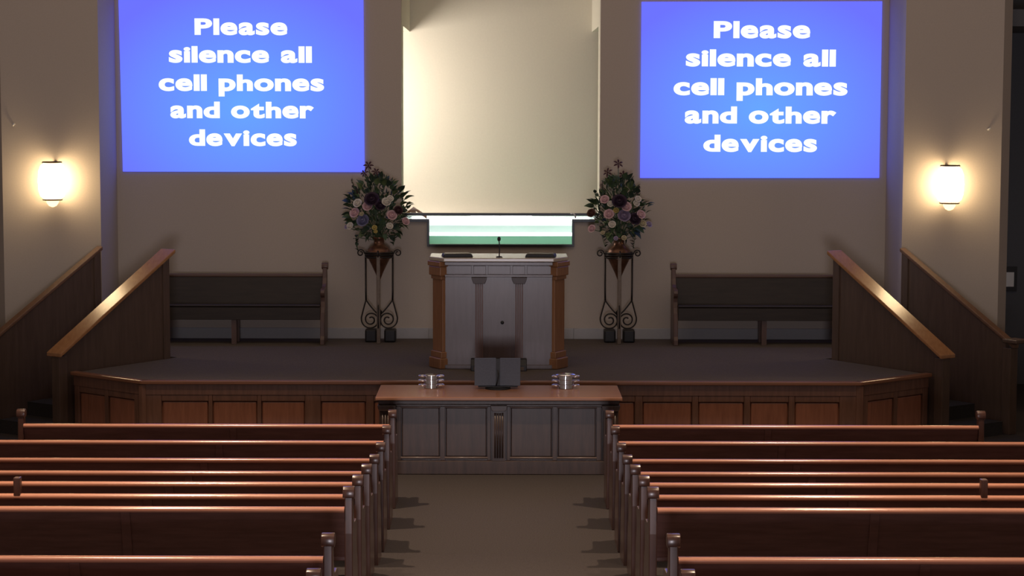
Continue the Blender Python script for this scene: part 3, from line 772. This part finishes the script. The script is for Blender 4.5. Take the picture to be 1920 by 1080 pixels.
def leaf_mesh(name, col, L=0.12, Wd=0.045):
    vs = [(0, 0, 0)]; fs = []
    n = 5
    for i in range(1, n):
        t = i / n; w_ = Wd * math.sin(PI * t ** 0.8); z = 0.35 * L * t * t
        vs += [(-w_, L * t, -z + w_ * 0.4), (0, L * t, -z), (w_, L * t, -z + w_ * 0.4)]
    vs.append((0, L, -0.38 * L))
    fs += [(0, 2, 1), (0, 3, 2)]
    for i in range(n - 2):
        a = 1 + 3 * i
        fs += [(a, a + 1, a + 4, a + 3), (a + 1, a + 2, a + 5, a + 4)]
    a = 1 + 3 * (n - 2)
    fs += [(a, a + 1, len(vs) - 1), (a + 1, a + 2, len(vs) - 1)]
    me = bpy.data.meshes.new(name); me.from_pydata(vs, [], fs); me.materials.append(col)
    for p in me.polygons: p.use_smooth = True
    return me
def rose_mesh(name, m, R=1.0):
    mb = MB()
    for layer, (n, rad, tilt, hgt) in enumerate(((4, 0.30, 0.05, 0.95), (5, 0.58, 0.25, 0.88), (6, 0.90, 0.62, 0.74))):
        for i in range(n):
            a0 = 2 * PI * (i + 0.37 * layer) / n
            half = PI / n * 1.35
            vs = []; g = 4
            for u in range(g + 1):
                tu = u / g
                for v in range(g + 1):
                    tv = v / g * 2 - 1
                    rr = rad * (0.35 + 0.65 * math.sin(tu * PI / 2)) + tilt * 0.35 * tu ** 3
                    z = -0.55 + hgt * 1.25 * tu - 0.16 * tv * tv * tu - (0.12 * layer * tu ** 4)
                    a = a0 + half * tv * (0.55 + 0.45 * tu)
                    vs.append((rr * math.cos(a), rr * math.sin(a), z))
            fs = [(u * (g + 1) + v, u * (g + 1) + v + 1, (u + 1) * (g + 1) + v + 1, (u + 1) * (g + 1) + v) for u in range(g) for v in range(g)]
            mb.add(vs, fs)
    mb.lathe([(0.05, -0.6), (0.5, -0.5), (0.62, -0.2), (0.4, 0.2), (0.08, 0.42)], n=10)
    me = bpy.data.meshes.new(name); me.from_pydata([tuple(c * R for c in v) for v in mb.v], [], mb.f); me.materials.append(m)
    for p in me.polygons: p.use_smooth = True
    return me
def star_mesh(name, m, n=6, R=1.0):
    mb = MB()
    for i in range(n):
        a = 2 * PI * i / n
        ca, sa = math.cos(a), math.sin(a)
        pts = [(0.05, 0, 0), (0.45, 0.20, 0.22), (0.45, -0.20, 0.22), (0.8, 0.16, 0.16), (0.8, -0.16, 0.16), (1.05, 0, -0.05)]
        mb.add([(ca * x - sa * y, sa * x + ca * y, z) for x, y, z in pts], [(0, 1, 2), (1, 3, 4, 2), (3, 5, 4)])
    mb.lathe([(0.05, -0.15), (0.14, 0.0), (0.1, 0.25), (0.02, 0.3)], n=8)
    me = bpy.data.meshes.new(name); me.from_pydata([tuple(c * R for c in v) for v in mb.v], [], mb.f); me.materials.append(m)
    return me
FC = {'pink': (0.62, 0.42, 0.43), 'white': (0.66, 0.62, 0.54), 'mauve': (0.24, 0.19, 0.29), 'purple': (0.035, 0.016, 0.035), 'yellow': (0.50, 0.40, 0.13), 'lavender': (0.36, 0.30, 0.42),
      'cream': (0.52, 0.46, 0.30), 'burgundy': (0.05, 0.014, 0.018), 'blue': (0.16, 0.16, 0.27), 'brown': (0.10, 0.042, 0.024)}
FM = {k_: plain('petal_' + k_, v, 0.7, var=0.10, scale=40) for k_, v in FC.items()}
ROSE = {k_: rose_mesh('rose', FM[k_]) for k_ in FC}
STAR = {k_: star_mesh('lily', FM[k_]) for k_ in ('burgundy', 'white', 'lavender')}
GREEN = [plain('leaf_green', (0.060, 0.105, 0.042), 0.6, var=0.3, scale=20), plain('leaf_light_green', (0.12, 0.165, 0.060), 0.6, var=0.3, scale=20), plain('leaf_dark_green', (0.032, 0.058, 0.032), 0.6, var=0.3, scale=20)]
LEAF = [leaf_mesh('leaf', g) for g in GREEN]
def put(me, name, parent, loc, direction, s, roll=None):
    o = bpy.data.objects.new(name, me); C.objects.link(o); o.parent = parent
    q = Vector(direction).normalized().to_track_quat('Z', 'Y') if name != 'leaf' else Vector(direction).normalized().to_track_quat('Y', 'Z')
    o.rotation_mode = 'QUATERNION'; o.rotation_quaternion = q
    if roll: o.rotation_quaternion = q @ Matrix.Rotation(roll, 3, 'Z' if name != 'leaf' else 'Y').to_quaternion()
    o.location = loc; o.scale = (s, s, s)
    return o
def arrangement(px, base, zf, label, flowers, tops, sprigs, env, seed):
    random.seed(seed)
    t = thing('flower_arrangement', label, 'flowers', (base[0], base[1], ZS + zf(452)), 0, 'flower arrangements in the vases')
    def L(x, y): return ((x - px) * KF, zf(y) - zf(452))
    core = Vector((0, 0, L(px, 425)[1]))
    # stalks
    sm = MB()
    for (x, y, r, c) in flowers:
        a, z = L(x, y)
        d = -(0.17 * max(0.15, 1 - (abs(x - px) / 62) ** 2) + 0.075)
        p = Vector((a, d, z))
        put(ROSE[c], 'rose', t, p, (a * 0.8, -0.5, 0.25 + 0.2 * (z - core.z)), r * KF * 1.0, random.random() * 6)
        sm.tube([(0, 0, -0.05), (a * 0.35, d * 0.5, z * 0.55), (a * 0.98, d * 0.8, z - 0.01)], 0.005, 5)
    for (x, y, r, c) in tops:
        a, z = L(x, y)
        put(STAR[c], 'lily', t, (a, -0.03, z), (a + random.uniform(-0.2, 0.2), -0.6, 0.35), r * KF * 1.25, random.random() * 6)
        sm.tube([(0, 0, -0.05), (a * 0.3, -0.01, z * 0.5), (a, -0.028, z - 0.012)], 0.005, 5)
    sm.build('stalks', GREEN[0], t)
    # sprigs of small buds
    for (x0, y0, x1, y1, c) in sprigs:
        p0, p1 = L(x0, y0), L(x1, y1)
        sp_ = MB().tube([(0, 0, 0.0), (p0[0], -0.04, p0[1]), (p1[0], -0.05, p1[1])], 0.005, 5).build('sprig', GREEN[0], t)
        for i in range(7):
            u = i / 6
            o = bpy.data.objects.new('bud', LEAF[2] if c == 'g' else STAR['burgundy']); C.objects.link(o); o.parent = sp_
            o.location = (p0[0] + (p1[0] - p0[0]) * u + random.uniform(-.015, .015), -0.05 + random.uniform(-.01, .01), p0[1] + (p1[1] - p0[1]) * u)
            o.rotation_euler = (random.uniform(0.5, 1.6), 0, random.uniform(0, 6.28)); s_ = 0.026 if c != 'g' else 0.5
            o.scale = (s_, s_, s_)
    # leaves fill an egg-shaped body
    x_l, x_r, y_t, y_b = env
    n = 0
    while n < 170:
        x = random.uniform(x_l, x_r); y = random.uniform(y_t, y_b)
        v = (y - y_t) / (y_b - y_t)
        half = (x_r - x_l) / 2 * (math.sin(PI * min(1, 0.10 + 0.80 * v) ** 1.15) ** 0.75)
        cx = (x_l + x_r) / 2 * 0.5 + px * 0.5
        if abs(x - cx) > half: continue
        a, z = L(x, y)
        d = random.uniform(-0.75, 1) * 0.17 * math.sqrt(max(0.04, 1 - ((x - cx) / max(half, 1)) ** 2))
        p = Vector((a, d, z))
        dr = p - core + Vector((random.uniform(-.12, .12), random.uniform(-.14, .06), random.uniform(-0.10, .14)))
        g = random.choices((0, 1, 2), (5, 3, 4))[0]
        put(LEAF[g], 'leaf', t, p, dr, random.uniform(0.55, 1.0), random.uniform(-0.9, 0.9))
        n += 1
    # fine filler foliage nobody could count
    fm = MB()
    for i in range(520):
        v = random.random(); y = y_t + (y_b - y_t) * v
        half = (x_r - x_l) / 2 * 0.86 * (math.sin(PI * min(1, 0.10 + 0.80 * v) ** 1.15) ** 0.75)
        x = px + random.uniform(-1, 1) * half
        a, z = L(x, y); d = random.uniform(-0.13, 0.13)
        dr = (Vector((a, d, z)) - core + Vector((random.uniform(-.2, .2), random.uniform(-.2, .2), random.uniform(-.1, .2)))).normalized()
        sd = dr.cross(Vector((random.uniform(-1, 1), random.uniform(-1, 1), random.uniform(-1, 1)))).normalized()
        l = random.uniform(0.04, 0.09); p = Vector((a, d, z))
        fm.add([p, p + dr * l * 0.5 + sd * 0.010, p + dr * l, p + dr * l * 0.5 - sd * 0.010], [(0, 1, 2, 3)])
    o = fm.build('foliage', GREEN[2], t); o['kind'] = 'stuff'
    # hanging trail over the vase shoulder
    return t
sL = make_stand(711, 'wrought iron flower stand with scrolled legs left of the pulpit')
vL = make_vase(sL[1], sL[2], 'pointed copper vase held in the iron stand left of the pulpit')
arrangement(711, sL[1], sL[2], 'tall flower arrangement with pale roses, left of the pulpit',
    [(673, 380, 8, 'white'), (692, 385, 9, 'pink'), (667, 398, 9, 'pink'), (658, 423, 6.5, 'white'), (737, 402, 9, 'pink'), (733, 422, 6, 'white'), (727, 377, 8, 'white'), (734, 371, 6, 'white'),
     (762, 414, 7, 'pink'), (683, 412, 11, 'blue'), (705, 425, 4.5, 'yellow'), (707, 432, 3.5, 'yellow'), (700, 372, 13, 'purple'), (716, 384, 9, 'purple'), (749, 393, 8, 'burgundy'), (681, 400, 4, 'cream'), (651, 425, 4, 'lavender')],
    [(692, 311, 8, 'burgundy'), (706, 323, 7, 'burgundy'), (685, 325, 7, 'burgundy')],
    [(672, 372, 661, 338, 'b'), (700, 375, 707, 335, 'g'), (690, 380, 695, 345, 'g'), (668, 445, 672, 470, 'g'), (742, 440, 738, 460, 'g'), (716, 370, 722, 345, 'g'), (674, 380, 655, 372, 'g')],
    (652, 768, 334, 443), 3)
sR = make_stand(1160, 'wrought iron flower stand with scrolled legs right of the pulpit')
vR = make_vase(sR[1], sR[2], 'pointed copper vase held in the iron stand right of the pulpit')
arrangement(1160, sR[1], sR[2], 'full flower arrangement with pink roses and dark lilies, right of the pulpit',
    [(1131, 372, 8, 'pink'), (1142, 380, 6, 'white'), (1158, 375, 13, 'purple'), (1171, 385, 9, 'pink'), (1190, 379, 6, 'white'), (1193, 371, 6, 'white'), (1152, 392, 5, 'yellow'), (1139, 399, 9, 'pink'),
     (1167, 402, 11, 'mauve'), (1187, 408, 11, 'purple'), (1199, 400, 8, 'pink'), (1145, 418, 6.5, 'white'), (1202, 417, 7, 'cream'), (1215, 419, 5.5, 'lavender'), (1108, 427, 7, 'pink'),
     (1167, 443, 4.5, 'cream'), (1152, 444, 4, 'lavender'), (1128, 434, 4, 'cream'), (1107, 398, 8, 'brown')],
    [(1157, 307, 8, 'burgundy'), (1138, 323, 8, 'burgundy'), (1167, 328, 8, 'burgundy')],
    [(1130, 370, 1128, 342, 'b'), (1188, 372, 1195, 348, 'b'), (1150, 372, 1148, 340, 'g'), (1164, 372, 1168, 345, 'g'), (1125, 400, 1114, 362, 'g'), (1124, 430, 1134, 462, 'g'), (1190, 440, 1186, 465, 'g')],
    (1110, 1214, 334, 443), 5)
